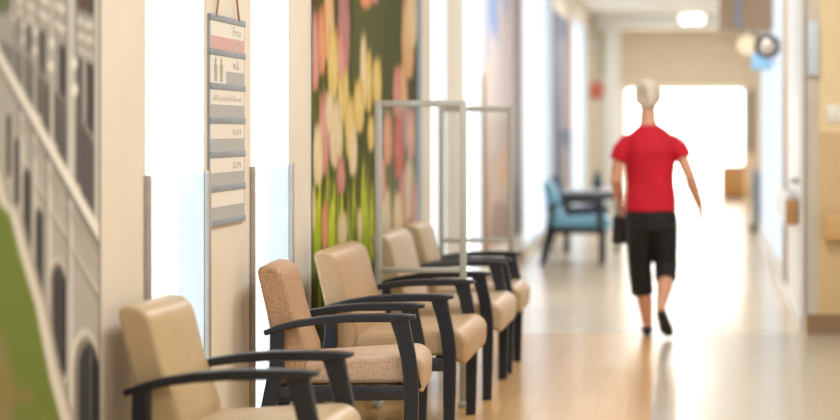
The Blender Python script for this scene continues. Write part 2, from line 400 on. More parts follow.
# stone plinth and lawn
Q([(p[0]+7+max(0, p[1]-200)*.012, p[1]-6) for p in foot] + [(p[0]-2, p[1]) for p in foot[::-1]], (220, 214, 203))
Q([(p[0]+10+max(0, p[1]-200)*.012, p[1]-6) for p in foot] + [(p[0]+7+max(0, p[1]-200)*.012, p[1]-4) for p in foot[::-1]], (170, 160, 146))
Q(foot + [(90, 640), (-80, 640), (-80, 40)], [(120, 136, 70)]*2 + [(112, 128, 60)]*6 + [(120, 118, 66)] + [(124, 116, 66), (118, 116, 64), (110, 126, 60)])
Q([(-30, 340), (4, 335), (14, 400), (10, 520), (-30, 520)], (140, 128, 84), .05)
for i in range(26):
    x, y = random.uniform(-55, 50), random.uniform(230, 520); w, h = random.uniform(8, 22), random.uniform(12, 36)
    if y < 205+(x)*3.6+24: continue
    c = random.choice([(128, 138, 70), (104, 122, 54), (138, 124, 78), (120, 130, 62), (116, 134, 58)])
    Q([(x-w/2, y), (x-w/4, y-h/2), (x+w/4, y-h/3), (x+w/2, y+h/5), (x, y+h/2)], c, .03)
Q([(99.2, -200), (101.4, -200), (101.4, 700), (99.2, 700)], (160, 148, 130))
mural('wall_mural', -70, 101.2, .02, 2.75, st, S, 'monochrome photo mural of a long arcaded building above a green lawn, nearest on left wall', .006)

# --- tulips
S = []; SOFT = .014
bg = (78, 80, 50)
Q([(309, -60), (360, -60), (355, 260), (309, 260)], [(86, 72, 44), (74, 78, 44), (78, 86, 32), (92, 100, 28)])
Q([(355, -60), (404, -60), (400, 70), (352, 90)], [(96, 100, 60), (84, 90, 54), (80, 84, 54), (90, 92, 56)])
Q([(355, 90), (423, 60), (423, 260), (350, 260)], [(76, 74, 48), (74, 74, 58), (108, 104, 74), (98, 106, 36)])
def blade(x, y0, y1, w, lean, c, c2):
    ys = [y0+(y1-y0)*t for t in (0, .3, .6, .85, 1)]; ws = [w*.6, w, w*.8, w*.4, 0]; xs = [x+lean*t*t for t in (0, .3, .6, .85, 1)]
    Q([(a-v/2, b) for a, b, v in zip(xs, ys, ws)] + [(a+v/2, b) for a, b, v in list(zip(xs, ys, ws))[-2::-1]], [c]*2+[c2]*5+[c]*2)
gl = [((152, 164, 48), (180, 188, 72)), ((118, 134, 44), (150, 162, 62)), ((186, 190, 50), (206, 208, 84)), ((84, 98, 44), (112, 126, 54)), ((134, 150, 54), (166, 176, 80))]
for i in range(46):
    x = random.uniform(310, 420); c = random.choice(gl)
    blade(x, random.uniform(235, 330), random.uniform(150, 205), random.uniform(1.8, 3.8), random.uniform(-5, 5), *c)
for x, y1 in ((343, 165), (341, 172), (334, 170), (316, 185), (362, 150), (366, 176), (372, 178), (319, 160), (330, 200), (360, 205)):
    blade(x, 260, y1, 3.4, random.uniform(-3, 3), (172, 190, 40), (206, 212, 70))
for i in range(14):
    x = random.uniform(312, 350); blade(x, random.uniform(140, 220), random.uniform(60, 120), 2.4, random.uniform(-3, 3), (70, 78, 46), (110, 120, 60))
YEL, CRM, PNK, SAL, RED, MAU, PCH = ((210, 176, 84), (240, 220, 150)), ((222, 196, 150), (244, 230, 200)), ((196, 112, 112), (224, 168, 160)), ((212, 120, 80), (236, 172, 128)), ((190, 58, 58), (220, 104, 92)), ((150, 88, 96), (190, 136, 140)), ((214, 156, 104), (236, 200, 152))
def tulip(x, y, w, h, cc):
    """x,y = middle of the flower, pointed petals"""
    c, l = cc; mixc = tuple((a+b)/2 for a, b in zip(c, l))
    def petal(cx, ww, top, c0, c1, lean):
        ys = (.5, .32, .05, -.22, -.42); wd = (.25, .46, .5, .34, .12)
        L = [(cx-ww*a + lean*(1-b-.5)*.3, y+h*b) for a, b in zip(wd, ys)]; R = [(cx+ww*a + lean*(.5-b)*.3, y+h*b) for a, b in zip(wd, ys)]
        Q(L + [(cx+lean*.3, y-h*.5+top)] + R[::-1], [c0]*2 + [c1]*2 + [c0]*3 + [c0] + [c1]*2 + [c0])
    petal(x-w*.2, w*.6, h*.06, c, mixc, -w*.3); petal(x+w*.2, w*.6, h*.03, c, mixc, w*.3); petal(x, w*.62, 0, mixc, l, 0)
    Q([(x-w*.05, y+h*.42), (x-w*.02, y-h*.3), (x+w*.03, y+h*.42)], c)
T = [(329, 15, 11, 70, PCH), (322, 35, 8, 60, SAL), (315, 45, 9, 70, PNK), (344, 18, 13, 90, MAU), (341, 55, 9, 50, PNK), (333, 58, 11, 62, YEL), (398, 22, 17, 80, PCH),
     (408, 30, 13, 74, PCH), (412, 8, 11, 60, CRM), (366, -3, 12, 16, SAL), (374, -30, 12, 50, PNK),
     (363.5, 66, 7, 66, CRM), (369, 76, 6, 56, YEL), (377, 78, 9.5, 42, YEL), (359, 102, 11, 46, YEL), (346, 92, 6, 50, YEL), (341, 96, 6.5, 44, YEL),
     (324, 128, 11, 72, PNK), (336, 128, 14, 60, CRM), (345, 140, 12, 62, CRM), (350, 122, 10, 54, YEL), (318, 150, 10, 54, CRM), (330, 108, 9, 36, CRM), (353, 146, 9, 44, CRM),
     (395, 66, 9, 58, RED), (402, 92, 12, 56, PCH), (397, 88, 8, 44, PNK), (417, 76, 8, 52, MAU), (388, 134, 9, 46, SAL), (399, 142, 10, 56, RED), (405, 122, 8, 40, MAU), (391, 108, 8, 40, YEL), (411, 130, 8, 44, SAL),
     (386, 212, 11, 50, CRM), (388, 222, 8, 38, RED), (404, 196, 12, 56, PNK), (398, 214, 10, 42, CRM), (409, 184, 8, 54, CRM), (343, 226, 10, 30, CRM), (325, 222, 7, 42, SAL), (312, 205, 6, 40, CRM), (360, 222, 5, 28, CRM), (341, 172, 9, 32, PNK), (415, 205, 9, 50, PNK), (382, 176, 8, 40, SAL), (322, 182, 9, 40, CRM), (371, 130, 7, 30, YEL), (327, 84, 9, 30, SAL), (314, 98, 8, 40, SAL)]
for i_, (x, y, w_, h_, c_) in enumerate(T):
    if i_ in (6, 24, 19, 27, 31, 47, 48, 45, 34): continue
    c_ = tuple(tuple(v*.8+q*.2 for v, q in zip(k_, (186, 160, 128))) for k_ in c_)
    tulip(x, y+h_*.04, w_*.92, h_*1.22, c_)
Q([(309, -300), (312.3, -300), (312.3, 600), (309, 600)], (84, 76, 58))
Q([(417.5, -300), (423, -300), (423, 600), (417.5, 600)], (150, 170, 188))
mural('wall_mural', 311.3, 421.5, .3, 2.6, bg, S, 'tulip field photo mural in yellow, cream and pink behind the waiting chairs')

# --- pale mural with blue brush strokes
S = []; SOFT = .05
Q([(478, -200), (525, -200), (525, 120), (478, 120)], [(216, 204, 200), (190, 176, 176), (206, 186, 176), (226, 212, 202)])
Q([(478, 120), (525, 120), (525, 320), (478, 320)], [(222, 206, 194), (198, 176, 164), (158, 132, 118), (190, 164, 148)])
for x, y0, y1, w, c in ((488, -80, 66, 4, (168, 178, 206)), (493, -80, 40, 7, (150, 166, 204)), (497, -80, 52, 4, (160, 174, 206)), (506, -80, 22, 6, (172, 180, 206)), (484, -60, 40, 3, (190, 194, 212))):
    Q([(x-w/2, y0), (x+w/2, y0), (x+w/3, y1-14), (x, y1), (x-w/2, y1-22)], c)
Q([(482, 74), (485, 74), (488, 260), (480, 260)], (152, 122, 102))
for x, y, w, h, c in ((495, 180, 16, 60, (206, 176, 156)), (504, 165, 12, 40, (214, 170, 140)), (500, 220, 22, 40, (168, 140, 126)), (510, 140, 8, 60, (196, 172, 162)), (514, 210, 10, 60, (140, 124, 124))):
    Q([(x-w/2, y+h/2), (x-w/3, y-h/3), (x, y-h/2), (x+w/2, y-h/4), (x+w/2, y+h/2)], c)
Q([(513, -200), (523, -200), (523, 400), (515, 400)], [(150, 136, 134), (166, 156, 156), (140, 128, 128), (160, 146, 142)])
mural('wall_mural', 481.5, 522.0, .3, 2.9, (214, 198, 188), S, 'pale blush wall mural with blue streaks at its top, between two bright windows')
# --- grey mural far down the corridor
S = []
Q([(550, -200), (575, -200), (575, 320), (550, 320)], [(112, 130, 156), (160, 152, 166), (134, 134, 152), (104, 124, 150)])
for x, y, w, h, c in ((555, 30, 5, 130, (138, 142, 158)), (562, 70, 6, 120, (166, 162, 172)), (569, 60, 4, 140, (222, 186, 182)), (557, 160, 8, 80, (128, 134, 150)), (566, 170, 7, 60, (186, 180, 184)), (562, 10, 5, 60, (132, 136, 150))):
    Q([(x-w/2, y+h/2), (x-w/2, y-h/3), (x, y-h/2), (x+w/2, y-h/4), (x+w/2, y+h/2)], c)
mural('wall_mural', 553, 571.5, .3, 2.9, (166, 162, 170), S, 'grey and pink abstract wall mural farthest down the left wall, above the light blue chair')

# ------------------------------------------------------------------ glass guards across the two near windows
for i, (a, b) in enumerate(wins[:2]):
    t = thing('glass_guard', ['glass guard with bronze posts across the window behind the nearest chair',
                              'glass guard with bronze posts across the window right of the directory sign'][i], 'window guard', (WX, a, 0), 0, 'glass window guards')
    w = b-a; h = 1.205
    for yy in (-.01, w+.0): obj('post', B((.001, .017, yy-.010, yy+.024, .0, h), bev=.002), M['post'], t)
    obj('panel', B((.005, .013, .015, w-.011, .12, h-.01)), M['guard'], t, False)
    obj('bottom_channel', B((.002, .016, .015, w-.011, .101, .12)), M['post'], t, False)

# ------------------------------------------------------------------ hanging directory sign
sy0, sy1 = 7.25, 7.83; sz1, sz0 = 1.775, 0.995
t = thing('directory_sign', 'tall hanging directory sign with six text cards between slate bars on cream pillar', 'sign', (WX, (sy0+sy1)/2, sz0))
w = sy1-sy0; h = sz1-sz0
slate = mat('slate plastic', (150, 157, 166), .5, noise=.05, nscale=40); cardm = mat('cream card', (238, 232, 222), .5, noise=.01, nscale=20)
gcard = mat('grey card', (180, 181, 182), .5, noise=.02, nscale=20); pcard = mat('pink card', (216, 172, 166), .5, noise=.02, nscale=20)
ink = mat('grey ink', (196, 189, 178), .6, noise=.02, nscale=20); inkw = mat('white ink', (200, 199, 196), .6, noise=.02, nscale=20); inkd = mat('dark grey ink', (176, 173, 167), .6, noise=.02, nscale=20)
obj('backing_board', B((.0, .0065, -w/2, w/2, 0, h), bev=.003), slate, t)
rows = 6; bar = .024; ch = (h-bar*7)/6
for r in range(7):
    z = h-bar-(ch+bar)*r
    obj('bar', B((.007, .012, -w/2+.004, w/2-.004, z, z+bar), bev=.002), slate, t)
def word(bm, y0, y1, z0, zh, n, X):
    """a word too small to read: strokes of uneven height"""
    s = (y1-y0)/n
    for k in range(n):
        hh = zh*random.choice([.62, .62, .7, 1]); yy = y0+k*s
        box(bm, X, X+.0006, yy, yy+s*.28, z0, z0+hh)
        if k < n-1: zz = z0+random.choice([0, .2, .45])*zh; box(bm, X, X+.0006, yy+s*.25, yy+s*1.02, zz, zz+zh*.16)
for r in range(6):
    z0 = h-bar-(ch+bar)*r-ch
    c = obj('card', B((.007, .009, -w/2+.012, w/2-.022, z0, z0+ch)), cardm, t, False)
    lo = [pcard, gcard, gcard, gcard, gcard, gcard][r]
    y0 = -w/2+.012 if r != 1 else -.03
    s = obj('colour_band', B((.009, .0096, y0, w/2-.022, z0, z0+ch*.46)), lo, c, False); s['label'] = ('pink' if r == 0 else 'grey')+' lower half of the card'
    bm = bmesh.new()
    if r == 2: word(bm, -w/2+.05, w/2-.06, z0+ch*.6, .022, 22, .0091)
    elif r < 5: word(bm, w/2-.21, w/2-.06 if r != 1 else w/2-.1, z0+ch*.58, .034, 5, .0091)
    if r == 1:     # two standing figures
        for yy in (-.2, -.11):
            pb = bmesh.new(); fig = [(-.022, .3), (-.018, .3), (-.018, .06), (-.003, .06), (-.003, .3), (.003, .3), (.003, .06), (.018, .06), (.018, .3), (.022, .3), (.022, .68), (.006, .7), (.012, .76), (.012, .86), (.006, .92), (-.006, .92), (-.012, .86), (-.012, .76), (-.006, .7), (-.022, .68)]
            a_ = [pb.verts.new((.0092, yy+p_, z0+ch*q_)) for p_, q_ in fig]; pb.faces.new(a_[::-1]); r_ = bmesh.ops.extrude_face_region(pb, geom=pb.faces[:])
            bmesh.ops.translate(pb, verts=[e for e in r_['geom'] if isinstance(e, bmesh.types.BMVert)], vec=(.0006, 0, 0)); bmesh.ops.recalc_face_normals(pb, faces=pb.faces[:])
            obj('pictogram', pb, inkd, c, False)
    if len(bm.verts): obj('lettering', bm, ink if r != 1 else inkd, c, False)
    else: bm.free()
    bm = bmesh.new()
    if r == 2: word(bm, -w/2+.05, w/2-.08, z0+ch*.14, .02, 20, .0097)
    elif r < 5: word(bm, w/2-.2, w/2-.075, z0+ch*.1, .03, 4, .0097)
    if len(bm.verts): obj('lettering', bm, inkw, c, False)
    else: bm.free()
bm = bmesh.new(); ty = -.02
for yy in (-w/2+.09, w/2-.12): tube(bm, [(.012, yy, h-.005, .004), (.012, ty, h+.36, .004)], n=8)
obj('cord', bm, mat('brown cord', (176, 138, 100), .8, noise=.1, nscale=80), t)
bm = bmesh.new(); tube(bm, [(.0, ty, h+.36, .008), (.03, ty, h+.362, .008)], n=10, side=(0, 1, 0)); obj('hook', bm, M['steel'], t)

# ------------------------------------------------------------------ chairs
def make_chair(label, xtip, y0, y1, rot, back, seat, group='waiting room armchairs', frame=None, name='armchair', over=.062):
    """x: 0 = front tip of the arms, chair faces +x, y0..y1 = outer faces of the arms"""
    frame = frame or M['charcoal']; wd = y1-y0; hw = wd/2; aw = .052
    t = thing(name, label, 'chair', (xtip, (y0+y1)/2, 0), rot, group)
    for s in (-1, 1):
        ya, yb = (hw-aw, hw) if s > 0 else (-hw, -hw+aw)
        ctr = [(-.575, .572), (-.52, .590), (-.45, .607), (-.36, .620), (-.26, .627), (-.14, .628), (-.05, .627), (0, .631)]
        bm = bmesh.new(); prism(bm, ribbon(ctr, [.020, .024, .027, .03, .031, .032, .030, .012]), ya-.004, yb+.004, .006, 3)
        obj('armrest', bm, frame, t)
        la, lb = (hw-.045, hw-.007) if s > 0 else (-hw+.007, -hw+.045)
        bm = bmesh.new(); prism(bm, ribbon([(-.062, .622), (-.046, .56), (-.028, .48), (-.018, .4), (-.016, .3), (-.018, .15), (-.020, .0)], [.07, .061, .058, .057, .055, .050, .046]), la, lb, .005)
        obj('leg', bm, frame, t)
        bm = bmesh.new(); prism(bm, ribbon([(-.528, .585), (-.528, .50), (-.528, .44), (-.545, .36), (-.58, .2), (-.618, .0)], [.05, .052, .056, .058, .05, .042]), la, lb, .005)
        obj('leg', bm, frame, t)
        bm = bmesh.new(); box(bm, -.545, -.03, la+.004, lb-.004, .31, .368, bev=.004); obj('side_rail', bm, frame, t)
    for xx, zz in ((-.07, .315), (-.53, .325)):
        obj('cross_rail', B((xx-.018, xx+.018, -hw+.044, hw-.044, zz, zz+.05), bev=.004), frame, t)
    iw = hw-aw-.004
    # seat: waterfall front, slightly tilted to the back
    o = over
    prof = rounded([(-.53, .372), (-.03, .370), (o-.008, .318), (o, .445), (o-.045, .484), (-.53, .455)], [.03, .05, .05, .05, .06, .035], 7)
    bm = bmesh.new(); padded(bm, prof, -iw, iw, .02)
    obj('seat', bm, seat, t, angle=60)
    # backrest: reclined slab
    prof = rounded([(-.616, .834), (-.514, .816), (-.466, .62), (-.412, .47), (-.43, .40), (-.52, .40), (-.562, .60)], [.05, .05, .3, .035, .03, .04, .2], 8)
    bm = bmesh.new(); padded(bm, prof, -iw-.008, iw+.008, .014)
    obj('backrest', bm, back, t, angle=60)
    return t

make_chair('smooth tan armchair with charcoal arms, nearest the viewer and cut off at the bottom', -1.088, 5.88, 6.43, math.radians(-2), M['vinyl'], M['vinyl'], over=.038)
make_chair('narrow armchair in speckled tan weave, second from the viewer', -1.072, 7.68, 8.22, math.radians(3.5), M['speck'], M['speck_sheen'], over=.036)
make_chair('wide honey beige armchair just before the near clear screen, third from the viewer', -1.02, 8.60, 9.52, 0, M['honey'], M['honey'])
make_chair('wide sand coloured armchair standing between the two clear screens', -.995, 9.98, 10.86, 0, M['sand'], M['sand'])
make_chair('narrow sand coloured armchair, last of the beige row, in front of the far clear screen', -.988, 11.06, 11.70, 0, M['sand'], M['sand'])
make_chair('light blue armchair with dark legs, alone far down the corridor', -.87, 20.0, 20.62, 0, M['blue'], M['blue'])
make_chair('navy armchair at the small table behind the light blue chair', -1.0, 22.9, 23.5, 0, M['navy'], M['navy'])

# small table with a dark vase, behind the blue chair
t = thing('side_table', 'small grey topped table with dark legs behind the light blue chair', 'table', (-1.08, 22.1, 0))
obj('table_top', B((-.33, .33, -.3, .3, .66, .69), bev=.008), mat('grey laminate', (176, 180, 184), .4, noise=.03, nscale=30), t)
for sx in (-1, 1):
    for sy in (-1, 1): obj('leg', B((sx*.28-.02, sx*.28+.02, sy*.25-.02, sy*.25+.02, 0, .66), bev=.004), M['dark'], t)
obj('apron', B((-.26, .26, -.24, .24, .59, .66)), M['dark'], t, False)
bm = bmesh.new(); tube(bm, [(0, 0, .052, .045), (0, 0, .08, .06), (0, 0, .13, .05), (0, 0, .17, .028), (0, 0, .2, .034)], n=20)
o = obj('vase', bm, mat('dark teal glaze', (50, 74, 78), .3, noise=.08, nscale=20)); o.location = (-1.02, 22.0, .676); tag(o, 'small dark teal vase on the grey topped table', 'vase')

# ------------------------------------------------------------------ clear screens
def screen(label, Y, x0, x1):
    t = thing('clear_screen', label, 'screen', ((x0+x1)/2, Y, 0), 0, 'clear free standing screens')
    w = x1-x0; h = 1.495; p = .031
    for s in (-1, 1):
        xa = -w/2 if s < 0 else w/2-p
        obj('post', B((xa, xa+p, -.017, .017, .03, h), bev=.003), M['frame_al'], t)
        f = obj('foot', B((xa-.002, xa+p+.002, -.07, .07, .0, .03), bev=.008), M['frame_al'], t)
    obj('top_rail', B((-w/2+p, w/2-p, -.016, .016, h-p, h), bev=.003), M['frame_al'], t)
    obj('lower_rail', B((-w/2+p, w/2-p, -.016, .016, .655, .655+p*.8), bev=.003), M['frame_al'], t)
    obj('clear_panel', B((-w/2+p, w/2-p, -.003, .003, .655+p*.8, h-p)), M['clear'], t, False)
screen('near clear screen in a thin aluminium frame between the two wide beige chairs', 9.75, -1.535, -1.09)
screen('farther clear screen in a thin aluminium frame, beyond the last beige chair', 12.35, -1.55, -1.09)

# ------------------------------------------------------------------ small fittings
t = thing('light_switch', 'cream light switch plate on the yellow cream wall at right', 'switch', (.965, YT, 1.40))
obj('plate', B((-.06, .06, -.009, -.0005, 0, .115), bev=.003), M['plastic'], t); obj('rocker', B((-.022, .022, -.013, -.009, .03, .085), bev=.002), M['plastic'], t)
def rail_front():
    t = thing('handrail', 'chunky maple handrail end on the tan panelled wall at right edge', 'handrail', (.885, YT-.012, .62), 0, 'wall handrails')
    obj('rail', B((0, 2.2, -.075, -.03, 0, .18), bev=.015, seg=3), M['railw'], t)
    for x in (.08, 1.1, 2.1): obj('bracket', B((x, x+.06, -.03, -.0005, .05, .13)), M['steel'], t, False)
rail_front()
t = thing('handrail', 'white corridor handrail with a wooden end, running along the right wall', 'handrail', (0, 0, 0), 0, 'wall handrails')
bm = bmesh.new(); slab(bm, 13.84, 16.3, .69, .9, .07, .11); obj('rail', bm, M['white'], t, False)
bm = bmesh.new(); slab(bm, 13.72, 13.84, .70, .87, .03, .11); o = obj('end_cap', bm, M['wood'], t, False); o['label'] = 'wooden end cap'
for Y in (14.2, 15.3, 16.1):
    bm = bmesh.new(); slab(bm, Y, Y+.06, .75, .83, .0205, .07); obj('bracket', bm, M['steel'], t, False)
tag(obj('notice_holder', B((.778, .852, YT-.05, YT-.014, 1.71, 2.07), bev=.004), mat('pale notice holder', (206, 218, 230), .4, noise=.02, nscale=20)), 'slim pale blue notice holder high on the steel corner strip at right', 'notice holder')

# round dark rimmed mirror on a wall arm, blue sign under it
my = 18.0
t = thing('convex_mirror', 'round dark rimmed mirror sticking out high on the right corridor wall', 'mirror', (.70, my, 2.10), math.radians(-18))
bm = bmesh.new(); n = 28
for k in range(n):
    pass
R = []
for k in range(n):
    a = k*2*math.pi/n
    ring = [bm.verts.new(((r)*math.cos(a), yy, r*.9*math.sin(a))) for r, yy in ((.085, -.03), (.12, -.035), (.125, .0), (.12, .03), (.085, .02))]
    R.append(ring)
for k in range(n):
    for j in range(5): bm.faces.new((R[k][j], R[k][(j+1) % 5], R[(k+1) % n][(j+1) % 5], R[(k+1) % n][j]))
bmesh.ops.recalc_face_normals(bm, faces=bm.faces[:]); obj('rim', bm, M['dark'], t)
bm = bmesh.new(); ball(bm, (0, .0, 0), .09, .035, .082); obj('mirror_face', bm, mat('mirror face', (196, 180, 168), .25, .4, noise=.05, nscale=6), t)
bm = bmesh.new(); tube(bm, [(.02, .02, 0, .012), (.05, .06, 0, .012), (.125, .09, -.0, .012)], side=(0, 0, 1), n=10); obj('bracket', bm, M['dark'], t)
t = thing('blue_sign', 'pale blue sign hanging below the round dark rimmed mirror', 'sign', (.66, 18.3, 1.90))
obj('sign_plate', B((-.10, .09, -.01, .01, 0, .15), bev=.012), M['bluep'], t); obj('arm', B((.085, .162, -.008, .008, .06, .08)), M['steel'], t, False)
t = thing('globe_lamp', 'cream globe lamp under the tan bulkhead at right', 'lamp', (.58, 20.3, 2.36))
bm = bmesh.new(); ball(bm, (0, 0, -.15), .105, .105, .10); obj('globe', bm, emit('warm lamp glow', (255, 236, 196), .95), t)
bm = bmesh.new(); tube(bm, [(0, 0, -.055, .02), (0, 0, -.012, .03)], n=12); obj('stem', bm, M['plastic'], t)
for X in (-.065, .135):
    t = thing('ceiling_lamp', ('left' if X < 0 else 'right')+' one of the twin glowing round lamps on the ceiling before the white beam', 'lamp', (X, 33.9, CE), 0, 'twin ceiling lamps')
    bm = bmesh.new(); ball(bm, (0, 0, -.13), .10, .10, .085); obj('globe', bm, emit('lamp glow', (255, 252, 242), 4), t)
    bm = bmesh.new(); tube(bm, [(0, 0, -.05, .08), (0, 0, -.03, .08)], n=16); obj('base', bm, M['white'], t)

# far end: things on the stub wall, cabinet, cart
t = thing('fire_alarm_sign', 'small red sign box on the far wall left of the white portal', 'sign', (-1.62, 35, 1.9))
obj('box', B((-.12, .11, -.06, -.001, .02, .27), bev=.01), mat('red enamel', (214, 84, 62), .4, noise=.04, nscale=12), t); obj('plate', B((-.06, .05, -.064, -.06, .09, .2)), mat('pale red plate', (232, 150, 130), .4, noise=.02, nscale=9), t, False)
bm = bmesh.new(); tube(bm, [(-1.69, 34.99, 2.86, .11), (-1.69, 34.95, 2.86, .10)], n=24)
tag(obj('wall_speaker', bm, M['white']), 'round white wall speaker above the small red sign box', 'speaker')
tag(obj('banner', B((-1.555, -1.505, 34.97, 34.985, 2.3, 3.05)), mat('olive cloth', (160, 172, 132), .8, noise=.06, nscale=12)), 'narrow olive green banner beside the white portal', 'banner')
t = thing('cabinet', 'low oak cabinet before the bright doors at the corridor end', 'cabinet', (.84, 39.4, 0))
obj('body', B((-.24, .24, -.2, .25, .04, .63), bev=.006), M['wood'], t); obj('plinth', B((-.22, .22, -.18, .23, 0, .04)), M['dark'], t, False)
obj('top', B((-.25, .25, -.23, .27, .63, .66), bev=.006), M['wood'], t)
for s in (-1, 1):
    d = obj('door', B((min(s*.005, s*.23), max(s*.005, s*.23), -.22, -.2, .07, .61), bev=.004), M['wood'], t); bm = bmesh.new(); ball(bm, (s*.04, -.23, .4), .015); obj('knob', bm, M['steel'], d)
t = thing('linen_cart', 'blue grey linen cart beyond the right corridor wall', 'cart', (.99, 26.6, 0))
bm = bmesh.new(); prism(bm, [(-.12, .14), (.14, .14), (.17, .8), (-.15, .8)], -.22, .22, .03); obj('bag', bm, mat('blue grey canvas', (150, 168, 190), .8, noise=.1, nscale=14), t)
bm = bmesh.new()
for s in (-1, 1): box(bm, -.17, .19, s*.24-.01, s*.24+.01, .1, .14); box(bm, -.17, -.15, s*.24-.01, s*.24+.01, .14, .88); box(bm, .17, .19, s*.24-.01, s*.24+.01, .14, .88)
for x in (-.17, .17): box(bm, x, x+.02, -.23, .23, .86, .88); box(bm, x, x+.02, -.23, .23, .1, .13)
obj('frame', bm, M['steel'], t, False)
for sx in (-.14, .16):
    for sy in (-.24, .24):
        bm = bmesh.new(); tube(bm, [(sx, sy-.012, .05, .049), (sx, sy+.012, .05, .049)], side=(1, 0, 0), n=14, cap=False); obj('wheel', bm, M['rubber'], t)
tag(obj('door_post', B((1.16, 1.24, EY-.06, EY-.001, .9, 2.15), bev=.01), M['dark']), 'dark slim fire door closer post right of the bright end doors', 'post')

# ------------------------------------------------------------------ the walking woman
PY = 12.98
def P(x, y, dy=0, *r):
    Y = PY+dy; s = F/Y; return ((x-VX)/s, Y, EYE-(y-VY)/s) + tuple(r)
def remesh(name, bm, m, vox, parent, smooth_it=4, bulge=0):
    me = D.meshes.new(name); bm.to_mesh(me); bm.free()
    o = D.objects.new(name, me); COL.objects.link(o)
    r = o.modifiers.new('r', 'REMESH'); r.mode = 'VOXEL'; r.voxel_size = vox
    s = o.modifiers.new('s', 'SMOOTH'); s.factor = .5; s.iterations = smooth_it
    if bulge:
        tx = D.textures.new(name, 'CLOUDS'); tx.noise_scale = .12
        d = o.modifiers.new('d', 'DISPLACE'); d.texture = tx; d.strength = bulge; d.texture_coords = 'LOCAL'
    dg = bpy.context.evaluated_depsgraph_get(); dg.update()
    nm = D.meshes.new_from_object(o.evaluated_get(dg)); o.modifiers.clear(); old = o.data; o.data = nm; D.meshes.remove(old); nm.name = name
    nm.materials.clear(); nm.materials.append(m); nm.polygons.foreach_set('use_smooth', [True]*len(nm.polygons))
    o.parent = parent; return o
skin = mat('skin', (224, 168, 138), .5, noise=.05, nscale=20)
per = thing('person', 'person in a red T-shirt and black cropped trousers walking away down the corridor', 'person')
bm = bmesh.new()
# torso, neck, head
tube(bm, [P(650, 222, 0, .12, .08), P(650, 205, 0, .125, .08), P(650, 185, .01, .135, .092), P(650, 165, .01, .15, .10), P(649, 150, .0, .145, .09), P(649, 139, 0, .125, .075), P(649, 129, 0, .07, .058), P(648, 121, .01, .056, .056), P(648, 112, .02, .052, .055)], n=24)
hc = P(648, 98, .035); hc = Vector(hc)
ball(bm, hc+Vector((0, -.005, .03)), .074, .092, .092); ball(bm, hc+Vector((0, .03, -.045)), .056, .062, .066)
ball(bm, hc+Vector((0, .098, -.022)), .014, .02, .018); ball(bm, hc+Vector((0, .085, -.0)), .011, .016, .03)   # nose
ball(bm, hc+Vector((0, .082, -.066)), .022, .012, .009); ball(bm, hc+Vector((0, .075, -.098)), .024, .018, .016)  # lips, chin
for s in (-1, 1):
    ball(bm, hc+Vector((s*.074, .0, -.005)), .010, .020, .032); ball(bm, hc+Vector((s*.032, .078, .018)), .022, .012, .008)
# legs (person's left = picture left is planted, right trails with the heel up)
LA = P(647.5, 326, .16); RA = P(661, 305, -.14)
tube(bm, [P(640, 222, 0, .07, .08), P(640, 245, .04, .072, .08), P(641, 268, .08, .055, .06), P(642.5, 284, .1, .052, .058), P(644.5, 298, .11, .053, .06), P(646, 312, .13, .042, .045), (*LA, .031, .036)], n=18)
tube(bm, [P(663, 222, 0, .07, .08), P(663.5, 245, .04, .072, .08), P(665, 264, .06, .055, .06), P(665.5, 276, .02, .052, .058), P(665, 286, -.03, .052, .056), P(663, 296, -.08, .042, .045), (*RA, .031, .036)], n=18)
LAv, RAv = Vector(LA), Vector(RA)
def footsh(bm, heel, ball_, toe, h0, h1, w):
    tube(bm, [(*heel, w*.75, h0), (*((Vector(heel)+Vector(ball_))/2), w*.85, (h0+h1)/2), (*ball_, w, h1), (*toe, w*.7, h1*.7)], n=16)
Lh, Lb, Lt = Vector((LAv.x, LAv.y-.035, .05)), Vector((LAv.x-.008, LAv.y+.12, .036)), Vector((LAv.x-.01, LAv.y+.18, .03))
Rh, Rb, Rt = Vector((RAv.x+.002, RAv.y-.035, RAv.z-.035)), Vector((RAv.x+.035, RAv.y+.035, .07)), Vector((RAv.x+.05, RAv.y+.07, .034))
footsh(bm, Lh, Lb, Lt, .032, .022, .036); footsh(bm, Rh, Rb, Rt, .032, .022, .036)
tube(bm, [(*LA, .03, .035), (*(Lh+Vector((0, .02, .0))), .03, .035)], n=12); tube(bm, [(*RA, .03, .035), (*Rh, .03, .035)], n=12)
